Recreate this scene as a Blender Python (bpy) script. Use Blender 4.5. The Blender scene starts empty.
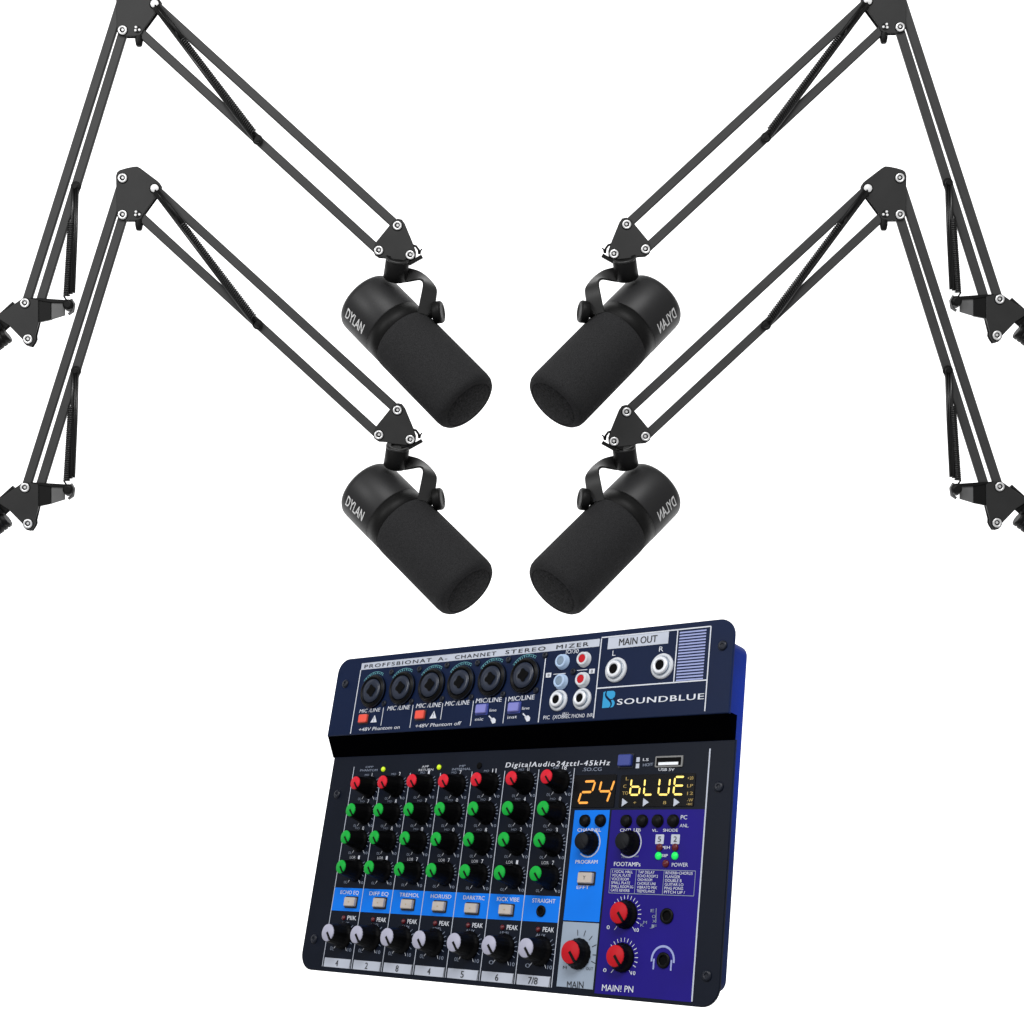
import bpy, bmesh, math, random
from mathutils import Vector, Matrix
random.seed(7)
S = 0.001                        # every size below is in millimetres
F, CX, CY = 1414.0, 512.0, 512.0  # focal length of the camera in picture heights/1024
scn = bpy.context.scene
COL = scn.collection

# ------------------------------------------------------------------ materials
def lin(c):
    return tuple(((v / 255) / 12.92 if v / 255 <= .04045 else ((v / 255 + .055) / 1.055) ** 2.4) for v in c)
def mat(name, rgb, rough=.5, metal=0., spec=.5, emit=None, es=0., noise=None, bump=None, linear=False, coat=0.):
    m = bpy.data.materials.new(name); m.use_nodes = True
    nt = m.node_tree; b = nt.nodes['Principled BSDF']
    col = rgb if linear else lin(rgb)
    b.inputs['Base Color'].default_value = (*col, 1)
    b.inputs['Roughness'].default_value = rough
    b.inputs['Metallic'].default_value = metal
    b.inputs['Specular IOR Level'].default_value = spec
    if coat: b.inputs['Coat Weight'].default_value = coat
    if emit:
        b.inputs['Emission Color'].default_value = (*lin(emit), 1); b.inputs['Emission Strength'].default_value = es
    tc = nt.nodes.new('ShaderNodeTexCoord')
    if noise:
        sc, amt = noise
        n = nt.nodes.new('ShaderNodeTexNoise'); n.inputs['Scale'].default_value = sc; n.inputs['Detail'].default_value = 5
        nt.links.new(tc.outputs['Object'], n.inputs['Vector'])
        r = nt.nodes.new('ShaderNodeMapRange'); r.inputs['From Min'].default_value = .3; r.inputs['From Max'].default_value = .7
        r.inputs['To Min'].default_value = 1 - amt; r.inputs['To Max'].default_value = 1 + amt
        nt.links.new(n.outputs['Fac'], r.inputs['Value'])
        x = nt.nodes.new('ShaderNodeVectorMath'); x.operation = 'SCALE'; x.inputs[0].default_value = col
        nt.links.new(r.outputs['Result'], x.inputs['Scale']); nt.links.new(x.outputs['Vector'], b.inputs['Base Color'])
        r2 = nt.nodes.new('ShaderNodeMapRange'); r2.inputs['To Min'].default_value = max(.05, rough - .08); r2.inputs['To Max'].default_value = min(1, rough + .08)
        nt.links.new(n.outputs['Fac'], r2.inputs['Value']); nt.links.new(r2.outputs['Result'], b.inputs['Roughness'])
    if bump:
        sc, st, dist = bump
        n = nt.nodes.new('ShaderNodeTexNoise'); n.inputs['Scale'].default_value = sc; n.inputs['Detail'].default_value = 4; n.inputs['Roughness'].default_value = .7
        nt.links.new(tc.outputs['Object'], n.inputs['Vector'])
        bp = nt.nodes.new('ShaderNodeBump'); bp.inputs['Strength'].default_value = st; bp.inputs['Distance'].default_value = dist
        nt.links.new(n.outputs['Fac'], bp.inputs['Height']); nt.links.new(bp.outputs['Normal'], b.inputs['Normal'])
    return m

M = {}
# boom arms and microphones
M['bar'] = mat('powder_coated_steel', (61, 61, 61), .55, 0, .35, noise=(60, .10), bump=(2500, .15, .0002))
M['plate'] = mat('plate_steel', (44, 44, 44), .5, 0, .35, noise=(50, .10), bump=(2500, .12, .0002))
M['bracket'] = mat('bracket_steel', (104, 104, 104), .45, 0, .4, noise=(50, .10))
M['black'] = mat('black_plastic', (9, 9, 9), .5, 0, .25, noise=(80, .15))
M['spring'] = mat('black_spring_wire', (10, 10, 10), .35, 0.0, .6)
M['chrome'] = mat('polished_bolt', (246, 246, 246), .35, .55, .6)
M['bolt_in'] = mat('bolt_socket', (120, 120, 120), .4, .3)
M['pin'] = mat('white_pin', (250, 250, 250), .4, 0, .5)
M['housing'] = mat('satin_black_housing', (36, 36, 37), .46, 0, .35, noise=(40, .06), bump=(4000, .05, .0002))
M['band'] = mat('black_band', (15, 15, 15), .5, 0, .2)
M['foam'] = mat('foam_windscreen', (47, 47, 48), .95, 0, .12, noise=(1200, .38), bump=(1200, .7, .0010))
M['foamface'] = mat('foam_front', (38, 38, 39), .95, 0, .12, noise=(450, .6), bump=(450, 1, .0018))
M['yoke'] = mat('yoke_metal', (40, 40, 40), .42, 0, .45, noise=(60, .08))
M['inkgrey'] = mat('grey_ink', (226, 226, 226), .5)
# mixer
M['panel'] = mat('navy_panel', (7, 15, 30), .45, 0, .15, noise=(25, .10), bump=(3000, .08, .0002))
M['panelup'] = mat('navy_upper_blue_sheen', (5, 24, 58), .45, 0, .15, noise=(25, .10), bump=(3000, .08, .0002))  # bluer than the lower panel: blue sheen put into the base colour
M['body'] = mat('blue_case', (2, 34, 92), .5, 0, .1, noise=(20, .10))
M['riser'] = mat('shaded_step', (2, 2, 3), .9, 0, 0)  # near-black: shade on the down-facing step is put into its colour
M['white'] = mat('white_ink', (214, 218, 228), .5)
M['dimwhite'] = mat('faint_ink', (128, 138, 158), .5)
M['ink'] = mat('black_ink', (18, 20, 28), .5)
M['teal'] = mat('teal_ink', (92, 158, 168), .5)
M['lightbar'] = mat('silver_label', (188, 194, 208), .45, noise=(60, .05))
M['greyfield'] = mat('grey_field', (150, 164, 182), .45, noise=(40, .05))
M['blue'] = mat('bright_blue_field', (4, 120, 236), .5, 0, .15, noise=(40, .05))
M['violet'] = mat('violet_field', (28, 14, 122), .5, 0, .15, noise=(30, .08))
M['stripe'] = mat('lilac_stripe', (150, 160, 210), .5)
M['logo'] = mat('cyan_ink', (20, 150, 205), .5)
M['kbody'] = mat('knob_black', (3, 3, 4), .45, 0, .15)
M['red'] = mat('red_cap', (212, 22, 44), .5, 0, .2)
M['dred'] = mat('deep_red_cap', (190, 14, 30), .5, 0, .2)
M['green'] = mat('green_cap', (0, 168, 56), .5, 0, .2)
M['wcap'] = mat('white_cap', (172, 172, 192), .45)
M['kcap'] = mat('charcoal_cap', (8, 11, 18), .6, 0, .25)
M['beige'] = mat('beige_button', (190, 180, 172), .45, noise=(200, .06))
M['orange'] = mat('orange_button', (240, 84, 66), .4)
M['lav'] = mat('lavender_button', (126, 128, 200), .4)
M['bbtn'] = mat('blue_button', (46, 62, 140), .4)
M['metal'] = mat('nickel', (235, 238, 244), .35, .3, .5)
M['plastwhite'] = mat('white_plastic', (206, 210, 216), .4)
M['bluewhite'] = mat('pale_blue_plastic', (172, 196, 226), .4)
M['rcagrey'] = mat('grey_plastic', (120, 140, 160), .45)
M['hole'] = mat('dark_hole', (2, 2, 3), .7, 0, .1)
M['xface'] = mat('socket_face', (22, 32, 52), .35, 0, .5)
M['screw'] = mat('dark_screw', (10, 17, 32), .4, 0, .35)
M['ledy'] = mat('yellow_led', (190, 215, 30), .3, emit=(190, 220, 30), es=.5)
M['ledg'] = mat('green_led', (20, 210, 90), .3, emit=(20, 220, 90), es=.5)
M['ledr'] = mat('dark_red_led', (92, 10, 22), .3)
M['glass'] = mat('display_window', (7, 7, 10), .25, 0, .2)
M['amber'] = mat('amber_segment', (200, 130, 50), .4, 0, .1, emit=(255, 172, 80), es=.75)
M['yellow'] = mat('yellow_segment', (230, 205, 100), .4, emit=(255, 220, 110), es=.8)
M['dimamber'] = mat('dim_amber', (140, 120, 60), .4, emit=(150, 120, 60), es=.4)
M['backdrop'] = mat('glowing_white_backdrop', (250, 250, 250), .9, 0, 0, emit=(255, 255, 255), es=1.0)  # emits its own white, so it stays even and takes no shadows

# ------------------------------------------------------------------ mesh helpers
CUR = None; CNT = 0      # printed marks that belong together carry the same cluster number
class MB:
    def __init__(s): s.v = []; s.f = []; s.sm = []; s.ch = []
    def add(s, vs, fs, smooth=False):
        global CNT
        if CUR is None: CNT += 1
        s.ch += [CUR if CUR is not None else CNT] * len(fs)
        o = len(s.v); s.v += [tuple(v) for v in vs]; s.f += [tuple(i + o for i in f) for f in fs]; s.sm += [smooth] * len(fs)
    def build(s, name, m, parent=None, mirror=False, bevel=0.):
        me = bpy.data.meshes.new(name)
        sg = -1 if mirror else 1
        me.from_pydata([(v[0] * S * sg, v[1] * S, v[2] * S) for v in s.v], [], [tuple(reversed(f)) if mirror else f for f in s.f])
        for p, k in zip(me.polygons, s.sm): p.use_smooth = k
        me.materials.append(M[m]); me.update()
        ob = bpy.data.objects.new(name, me); COL.objects.link(ob)
        if parent: ob.parent = parent
        if bevel:
            md = ob.modifiers.new('bevel', 'BEVEL'); md.width = bevel * S; md.segments = 2; md.limit_method = 'ANGLE'
        return ob
def prism(mb, pts, z0, z1, inset=0., frame=None):
    """polygon (anticlockwise seen from +z) extruded z0 -> z1, with a small chamfer at the z1 rim; frame maps (x,y,z)->point"""
    fr = frame or (lambda x, y, z: (x, y, z))
    n = len(pts); a = sum(pts[i][0] * pts[(i + 1) % n][1] - pts[(i + 1) % n][0] * pts[i][1] for i in range(n))
    if a < 0: pts = pts[::-1]
    rings = [[(x, y, z0) for x, y in pts]]
    if inset:
        ins = []
        for i in range(n):
            p, q, r = Vector(pts[i - 1]), Vector(pts[i]), Vector(pts[(i + 1) % n])
            d1 = (q - p).normalized(); d2 = (r - q).normalized()
            n1 = Vector((-d1.y, d1.x)); n2 = Vector((-d2.y, d2.x)); nn = (n1 + n2)
            nn = nn.normalized() / max(.4, nn.normalized().dot(n1)); ins.append(q + nn * inset)
        rings.append([(x, y, z1 - inset) for x, y in pts]); rings.append([(p.x, p.y, z1) for p in ins])
    else: rings.append([(x, y, z1) for x, y in pts])
    vs = [fr(*p) for r in rings for p in r]; fs = [tuple(reversed(range(n)))]
    for k in range(len(rings) - 1):
        for i in range(n):
            j = (i + 1) % n; fs.append((k * n + i, k * n + j, (k + 1) * n + j, (k + 1) * n + i))
    fs.append(tuple(range((len(rings) - 1) * n, len(rings) * n)))
    mb.add(vs, fs)
def rrect(x0, y0, x1, y1, r, n=6):
    out = []
    for cx, cy, a in ((x1 - r, y1 - r, 0), (x0 + r, y1 - r, 90), (x0 + r, y0 + r, 180), (x1 - r, y0 + r, 270)):
        for i in range(n + 1):
            t = math.radians(a + 90 * i / n); out.append((cx + r * math.cos(t), cy + r * math.sin(t)))
    return out
def basis(axis, hint=None):
    a = Vector(axis).normalized(); h = Vector(hint) if hint else (Vector((0, 0, 1)) if abs(a.z) < .9 else Vector((1, 0, 0)))
    u = h.cross(a).normalized(); w = a.cross(u); return u, w, a
def lathe(mb, prof, c=(0, 0, 0), axis=(0, 0, 1), n=32, smooth=True, flute=None, hint=None, cap0=True, cap1=True):
    u, w, a = basis(axis, hint); c = Vector(c); vs = []; fs = []
    for r, z in prof:
        for i in range(n):
            t = 2 * math.pi * i / n; rr = r * (1 + (flute[1] * math.cos(flute[0] * t) if flute else 0))
            vs.append(c + u * rr * math.cos(t) + w * rr * math.sin(t) + a * z)
    m = len(prof)
    for k in range(m - 1):
        for i in range(n):
            j = (i + 1) % n; fs.append((k * n + i, k * n + j, (k + 1) * n + j, (k + 1) * n + i))
    mb.add(vs, fs, smooth)
    if cap0 and prof[0][0] > 1e-6: mb.add(vs[:n], [tuple(reversed(range(n)))])
    if cap1 and prof[-1][0] > 1e-6: mb.add(vs[-n:], [tuple(range(n))])
def tube(mb, pts, r, n=8, closed_ends=True):
    pts = [Vector(p) for p in pts]; vs = []; fs = []; pu = None
    for i, p in enumerate(pts):
        d = (pts[min(i + 1, len(pts) - 1)] - pts[max(i - 1, 0)]).normalized()
        if pu is None: u = basis(d)[0]
        else: u = (pu - d * pu.dot(d)).normalized()
        pu = u; w = d.cross(u)
        for k in range(n):
            t = 2 * math.pi * k / n; vs.append(p + (u * math.cos(t) + w * math.sin(t)) * r)
    for i in range(len(pts) - 1):
        for k in range(n):
            j = (k + 1) % n; fs.append((i * n + k, i * n + j, (i + 1) * n + j, (i + 1) * n + k))
    fs.append(tuple(reversed(range(n)))); fs.append(tuple(range((len(pts) - 1) * n, len(pts) * n)))
    mb.add(vs, fs, True)
def boxbar(mb, p0, p1, wid, d0, d1, ch=1.0, ext=0.):
    """rectangular tube lying in the arm plane from p0 to p1 (picture-plane mm), depth d0..d1"""
    d0 *= DS; d1 *= DS; a = Vector((p0[0], p0[1])); b = Vector((p1[0], p1[1])); d = (b - a).normalized(); a -= d * ext; b += d * ext
    q = Vector((-d.y, d.x)); h = wid / 2
    sec = [(-h, d0 + ch), (-h + ch, d0), (h - ch, d0), (h, d0 + ch), (h, d1 - ch), (h - ch, d1), (-h + ch, d1), (-h, d1 - ch)]
    vs = []
    for e in (a, b):
        for s_, dep in sec: vs.append((e.x + q.x * s_, dep, e.y + q.y * s_))
    fs = [(i, (i + 1) % 8, 8 + (i + 1) % 8, 8 + i) for i in range(8)]
    fs.append(tuple(reversed(range(8)))); fs.append(tuple(range(8, 16)))
    mb.add(vs, fs)
def recalc(ob):
    bm = bmesh.new(); bm.from_mesh(ob.data); bmesh.ops.recalc_face_normals(bm, faces=bm.faces); bm.to_mesh(ob.data); bm.free()
def empty(name, loc=(0, 0, 0), **kw):
    o = bpy.data.objects.new(name, None); COL.objects.link(o); o.location = loc; o.empty_display_size = .02
    for k, v in kw.items(): o[k] = v
    return o
_tc = {}
def text_mesh(s, bold=0.0, sp=1.0):
    """letters of the built-in font as flat polygons, normalised: returns verts (x 0..1 across, y 0..1 up), faces"""
    if (s, bold, sp) in _tc: return _tc[(s, bold, sp)]
    cu = bpy.data.curves.new('t', 'FONT'); cu.body = s; cu.size = 1; cu.offset = bold; cu.space_character = sp; cu.resolution_u = 3
    ob = bpy.data.objects.new('t', cu); COL.objects.link(ob); dg = bpy.context.evaluated_depsgraph_get()
    me = bpy.data.meshes.new_from_object(ob.evaluated_get(dg))
    vs = [tuple(v.co) for v in me.vertices]; fs = [tuple(p.vertices) for p in me.polygons]
    bpy.data.objects.remove(ob); bpy.data.curves.remove(cu); bpy.data.meshes.remove(me)
    x0 = min(v[0] for v in vs); x1 = max(v[0] for v in vs)
    y1 = .72
    out = ([((v[0] - x0) / (x1 - x0), v[1] / y1) for v in vs], fs); _tc[(s, bold, sp)] = out
    return out

# ------------------------------------------------------------------ camera, backdrop, light
cam = bpy.data.cameras.new('camera'); co = bpy.data.objects.new('camera', cam); COL.objects.link(co)
co.location = (0, 0, 0); co.rotation_euler = (math.radians(90), 0, 0)
cam.sensor_width = 36; cam.lens = 36 * F / 1024; cam.clip_start = .01; cam.clip_end = 50
scn.camera = co
D = F * S          # the arms stand in the plane this far from the lens (1 px = 1 mm there)

mb = MB(); nseg = 14
prof = [(2900, 2600 - 0), (2900, -1400)]
pts = [(3000, 2600), (3000, -1300)] + [(3000 - 700 * (1 - math.cos(t)), -1300 - 700 * math.sin(t)) for t in [math.pi / 2 * i / nseg for i in range(1, nseg + 1)]] + [(1700, -2000)]
vs = [(x, y, z) for y, z in pts for x in (-3500, 3500)]
mb.add(vs, [(2 * i, 2 * i + 1, 2 * i + 3, 2 * i + 2) for i in range(len(pts) - 1)], True)
bd = mb.build('backdrop', 'backdrop'); bd['kind'] = 'structure'

w = bpy.data.worlds.new('World'); scn.world = w; w.use_nodes = True
w.node_tree.nodes['Background'].inputs['Color'].default_value = (1, 1, 1, 1)
w.node_tree.nodes['Background'].inputs['Strength'].default_value = .36
def area(name, loc, target, size, power, color=(1, 1, 1), sy=None):
    l = bpy.data.lights.new(name, 'AREA'); l.energy = power; l.color = color; l.size = size
    if sy: l.shape = 'RECTANGLE'; l.size_y = sy
    o = bpy.data.objects.new(name, l); COL.objects.link(o); o.location = loc
    o.rotation_euler = (Vector(target) - Vector(loc)).to_track_quat('-Z', 'Y').to_euler(); return o
area('softbox', (0, -.2, 1.7), (0, 1.3, 0), 1.2, 30, sy=.8)
area('softbox', (-1.5, .1, .9), (-.05, 1.1, -.25), .5, 13, sy=.7)
sp = bpy.data.lights.new('blue_spot', 'SPOT'); sp.energy = 75; sp.color = (.0, .3, 1); sp.spot_size = math.radians(15); sp.spot_blend = 1; sp.shadow_soft_size = .05
so = bpy.data.objects.new('blue_spot', sp); COL.objects.link(so); so.location = (.78, .5, -.1)
so.rotation_euler = (Vector((.165, .92, -.155)) - so.location).to_track_quat('-Z', 'Y').to_euler()

# ================================================================== BOOM ARMS
# drawn in the arm plane in mm: x right, z up, y depth (negative = toward the camera), origin at the lower elbow bolt
OX, OY = 122.5, 214.3
def A(px, py): return (px - OX, -(py - OY))
DS = .45
def a3(px, py, d): return (px - OX, d * DS, -(py - OY))
def plate(mb, pts, d0, d1, ch=.5):
    prism(mb, [A(*p) for p in pts], -d0 * DS, -d1 * DS, ch, frame=lambda x, y, z: (x, -z, y))
def bolt(parent, px, py, d, r=4.6, mir=False, kind='bolt'):
    c = a3(px, py, d); ax = (0, -1, 0)
    m = MB(); lathe(m, [(r + .7, 0), (r + .7, .5), (r, .9)], c, ax, 28); w_ = m.build('washer', 'black', None, mir)
    m = MB()
    if kind == 'pin':
        lathe(m, [(4.1, .4), (4.1, 1.2), (3.7, 1.6), (0.01, 1.8)], c, ax, 24); b = m.build('pin', 'pin', parent, mir)
    elif kind == 'dark':
        lathe(m, [(3.4, .4), (3.4, 1.6), (2.6, 2.2)], c, ax, 20); b = m.build('bolt', 'spring', parent, mir)
        m = MB(); lathe(m, [(1.9, 2.25), (1.5, 2.6)], c, ax, 6); k = m.build('hex_socket', 'bolt_in', b, mir)
    else:
        lathe(m, [(r, .4), (r, 1.1), (r - .5, 1.5), (2.7, 1.6), (2.5, .9)], c, ax, 28, cap1=False); b = m.build('bolt', 'chrome', parent, mir)
        m = MB(); lathe(m, [(2.7, .9), (2.7, 1.2)], c, ax, 20); k = m.build('bolt_recess', 'hole', b, mir)
        m = MB(); lathe(m, [(1.6, 1.2), (1.3, 1.7)], Vector(c) + Vector((.3, 0, .2)), ax, 6); k = m.build('hex_socket', 'chrome', b, mir)
    w_.parent = b
    return b
def spring(parent, p0, p1, c0, c1, off, r, turns, mir, d=-12):
    """p0,p1 = hooks; the coil runs over the fraction c0..c1, shifted sideways by off"""
    P0 = Vector(a3(*p0, d)); P1 = Vector(a3(*p1, d)); ax = (P1 - P0); L = ax.length; ax.normalize()
    sd = Vector((0, 1, 0)).cross(ax).normalized(); dn = ax.cross(sd)
    m = MB(); pts = [P0]
    N = int(turns * 12)
    s0, s1 = L * c0, L * c1
    pts += [P0 + ax * (s0 * k / 4) + sd * (off * k / 4) for k in range(1, 4)]
    for i in range(N + 1):
        t = i / N; an = 2 * math.pi * turns * t
        pts.append(P0 + ax * (s0 + (s1 - s0) * t) + sd * (off + r * math.cos(an)) + dn * r * math.sin(an))
    pts += [P1]
    tube(m, pts, .9, 6)
    tube(m, [P0 + ax * s0 + sd * off, P0 + ax * s1 + sd * off], r * .72, 10)
    return m.build('spring', 'spring', parent, mir)
def make_arm(mir):
    root = empty('boom_arm')
    T = lambda n, mt, pts, d0, d1, ch=.5, par=root: (lambda m: (plate(m, pts, d0, d1, ch), m.build(n, mt, par, mir))[1])(MB())
    el_ = [(116.4, 176), (117.6, 172.3), (120.3, 170.2), (127, 168.2), (133.9, 166.8), (137.9, 166.6), (141, 168.3), (158.3, 181.3), (160.9, 185.3), (160.9, 189.5), (157.5, 195.8), (144.9, 213), (142, 218.6), (139.2, 220.7), (125.1, 220.7), (120, 219.6), (117.4, 216)]
    el_ = [(x - .8, y - .8) for x, y in el_]
    ep = T('elbow_plate', 'plate', el_, -6.2, -8.4); T('elbow_plate', 'plate', el_, 8.2, 6.2)
    for p0, p1, n in (((122.5, 177.7), (24.8, 487.0), 'bar'), ((122.5, 214.3), (27.6, 522.9), 'bar'), ((154.6, 188), (397, 409.5), 'bar'), ((137.5, 213.3), (378.4, 434.2), 'bar')):
        m = MB(); boxbar(m, A(*p0), A(*p1), 9.3, -4.8, 4.8, 1.1, 2.2); recalc(m.build('bar', 'bar', root, mir))
    # peg under the elbow
    m = MB(); lathe(m, [(3.9, 0), (3.9, 5), (3.2, 9), (2.2, 10.4)], a3(137.9, 219, -1), (0.02, 0, -1), 16); m.build('stop_peg', 'black', root, mir)
    bolt(root, 122.5, 177.7, -8.4, mir=mir); bolt(root, 122.5, 214.3, -8.4, mir=mir); bolt(root, 154.6, 188, -8.4, mir=mir, kind='pin')
    m = MB(); lathe(m, [(3.6, 0), (3.6, .7)], a3(137.2, 213.3, -8.4), (0, -1, 0), 20); b = m.build('bolt', 'black', root, mir)
    for dx, dy in ((-1.2, -1.9), (-1.7, 1.3), (2.2, .8)):
        m = MB(); lathe(m, [(1.35, .7), (1.1, 1.6)], a3(137.2 + dx, 213.3 + dy, -8.4), (0, -1, 0), 10); m.build('bolt_lug', 'pin', b, mir)
    # upper spring pair with guide rod
    spring(root, (155.5, 190), (256.8, 322), .26, .965, -.9, 2.8, 52, mir, -14)
    m = MB(); tube(m, [a3(154.8, 192.0, -13), a3(253.5, 322.8, -13)], 2.0, 10); m.build('spring_rod', 'spring', root, mir)
    m = MB(); tube(m, [a3(158.2, 190.5, -13), a3(190, 232, -13)], 2.1, 10); m.build('spring_rod', 'black', root, mir)
    bolt(root, 257.5, 323.8, -10, mir=mir, kind='dark')
    m = MB(); lathe(m, [(2.2, 0), (2.2, 7)], a3(257.5, 323.8, -4), (0, -1, 0), 12); m.build('bolt_shank', 'black', root, mir)
    # lower spring pair
    spring(root, (75.4, 372), (68.2, 486), .30, .95, 1.5, 2.8, 40, mir, -12)
    m = MB(); tube(m, [a3(78.2, 373, -13), a3(77, 420, -13), a3(74.6, 477, -13)], 1.3, 8); m.build('spring_rod', 'spring', root, mir)
    m = MB(); tube(m, [a3(73.4, 373, -13), a3(73.2, 400, -13), a3(71.2, 478, -11)], 1.9, 8); tube(m, [a3(76, 373, -12), a3(75, 420, -12), a3(73, 476, -12)], 1.2, 8); m.build('spring_rod', 'spring', root, mir)
    bolt(root, 76, 370.5, -9, mir=mir, kind='dark')
    m = MB(); lathe(m, [(2.2, 0), (2.2, 6)], a3(76, 370.5, -4), (0, -1, 0), 12); m.build('bolt_shank', 'black', root, mir)
    # base plate and bracket
    bp_ = [(15.8, 486.4), (21.5, 482.4), (26, 481.2), (30.8, 482), (38.2, 483.3), (38.2, 505.7), (35, 519), (35.3, 522.4), (33.8, 525.9), (30.8, 530.3), (26.5, 529.3), (23.4, 526.4), (22.3, 523), (8.8, 509.2), (5.3, 507), (0, 503.5), (-4, 500.8), (0, 497.6)]
    T('base_plate', 'plate', bp_, -6.2, -8.4); T('base_plate', 'plate', bp_, 8.2, 6.2)
    T('side_bracket', 'black', [(38.2, 483.4), (50.6, 485.0), (50.6, 503), (38.2, 505.6)], 4, -6)
    T('side_bracket', 'bracket', [(50.6, 485.2), (64.2, 485.6), (64.2, 498.8), (50.6, 503)], -1, -5)
    T('bracket_lip', 'black', [(30, 481.4), (40, 481.8), (65, 483.4), (65, 486.6), (50.6, 486.2), (38.2, 484.2)], 6, -8.6)
    m = MB(); lathe(m, [(5.4, 0), (5.6, 3), (5.0, 5.5), (3, 6.5)], a3(68.8, 488.8, -6), (0, -1, 0), 20); kn = m.build('spring_anchor', 'black', root, mir)
    m = MB(); lathe(m, [(3.4, 0), (3.4, 2.2), (2.6, 3)], a3(69.3, 492.2, -10.5), (0, -1, 0), 14); m.build('anchor_screw', 'bracket', kn, mir)
    m = MB(); tube(m, [a3(71, 483, -9), a3(74, 488, -9), a3(73, 495, -9), a3(68.5, 498, -9)], 1.6, 8); m.build('anchor_hook', 'bolt_in', kn, mir)
    bolt(root, 24.9, 486.8, -8.4, mir=mir); bolt(root, 27.9, 522.8, -8.4, mir=mir)
    # desk clamp head running out of the frame
    m = MB(); boxbar(m, A(17, 491), A(-24, 528), 17, -4.5, 5, 1.5); recalc(m.build('swivel_block', 'black', root, mir))
    m = MB(); ax = (Vector(a3(-20, 535, 0)) - Vector(a3(9, 513.5, 0))).normalized()
    lathe(m, [(6.5, 0), (7.6, 1.2), (7.6, 30), (6, 31.5)], a3(0.5, 507, -2), ax, 20); m.build('swivel_collar', 'black', root, mir)
    m = MB(); lathe(m, [(6.6, 0), (7.6, 1), (7.6, 4.4), (6.4, 5), (7.6, 5.6), (7.6, 9), (6.4, 9.6), (7.6, 10.2), (7.6, 26)], a3(6.6, 518, -2), ax, 22, flute=(11, .05)); m.build('thumb_screw', 'black', root, mir)
    # head plate
    hp = [(390.2, 407.6), (393.3, 404.1), (397.3, 402.2), (401.5, 403.2), (404.3, 407.0), (412.2, 426), (415.2, 434.5), (415, 439.5), (411.5, 443.2), (405.2, 444.4), (391.1, 442.9), (385.8, 441.2), (378, 440.7), (374, 438), (372.6, 434), (375.3, 426)]
    T('head_plate', 'plate', hp, -6.2, -8.4); T('head_plate', 'plate', hp, 8.2, 6.2)
    for p in ((397, 409.5), (378.4, 434.2), (409.8, 438.8)): bolt(root, *p, -8.4, r=4.5, mir=mir)
    m = MB(); boxbar(m, A(400, 444), A(414.5, 440), 8, -5.8, 5.8, 1); recalc(m.build('head_insert', 'black', root, mir))
    m = MB(); boxbar(m, A(408.0, 447.2), A(421.6, 439.6), 3.6, -8, 4, .8); recalc(m.build('clamp_lever', 'black', root, mir))
    m = MB(); tube(m, [a3(412, 428.5, -3), a3(415.5, 429.6, -3), a3(418, 433, -3), a3(418.6, 437.5, -3)], 1.2, 8); tube(m, [a3(419.2, 437.5, -2), a3(420, 433.6, -2), a3(421.6, 432.2, -2)], .8, 8)
    m.build('clamp_wing', 'black', root, mir)
    return root
def copy_tree(o, parent=None):
    c = o.copy(); COL.objects.link(c)
    if parent: c.parent = parent
    for ch in list(o.children): copy_tree(ch, c)
    return c
def place_arm(o, dx, dy, rot, mir, label):
    x = OX + dx; 
    if mir: x = 1023.4 - OX - dx
    o.location = ((x - CX) * S, D + .0025, (CY - (OY + dy)) * S); o.rotation_euler = (0, math.radians(rot), 0)
    o['label'] = label; o['category'] = 'microphone arm'; o['group'] = 'black scissor boom arms'
al = make_arm(False); ar = make_arm(True); al2 = copy_tree(al); ar2 = copy_tree(ar)
place_arm(al, .5, .8, 0, False, 'black scissor boom arm at left whose whole elbow plate shows below the upper arm')
place_arm(al2, .5, -183.5, 0, False, 'black scissor boom arm at upper left with its elbow plate cut by the top edge')
place_arm(ar, 1.2, .6, -.4, True, 'black scissor boom arm at right whose whole elbow plate shows below the upper arm')
place_arm(ar2, 1.2, -186.6, -.4, True, 'black scissor boom arm at upper right with its elbow plate cut by the top edge')

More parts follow.
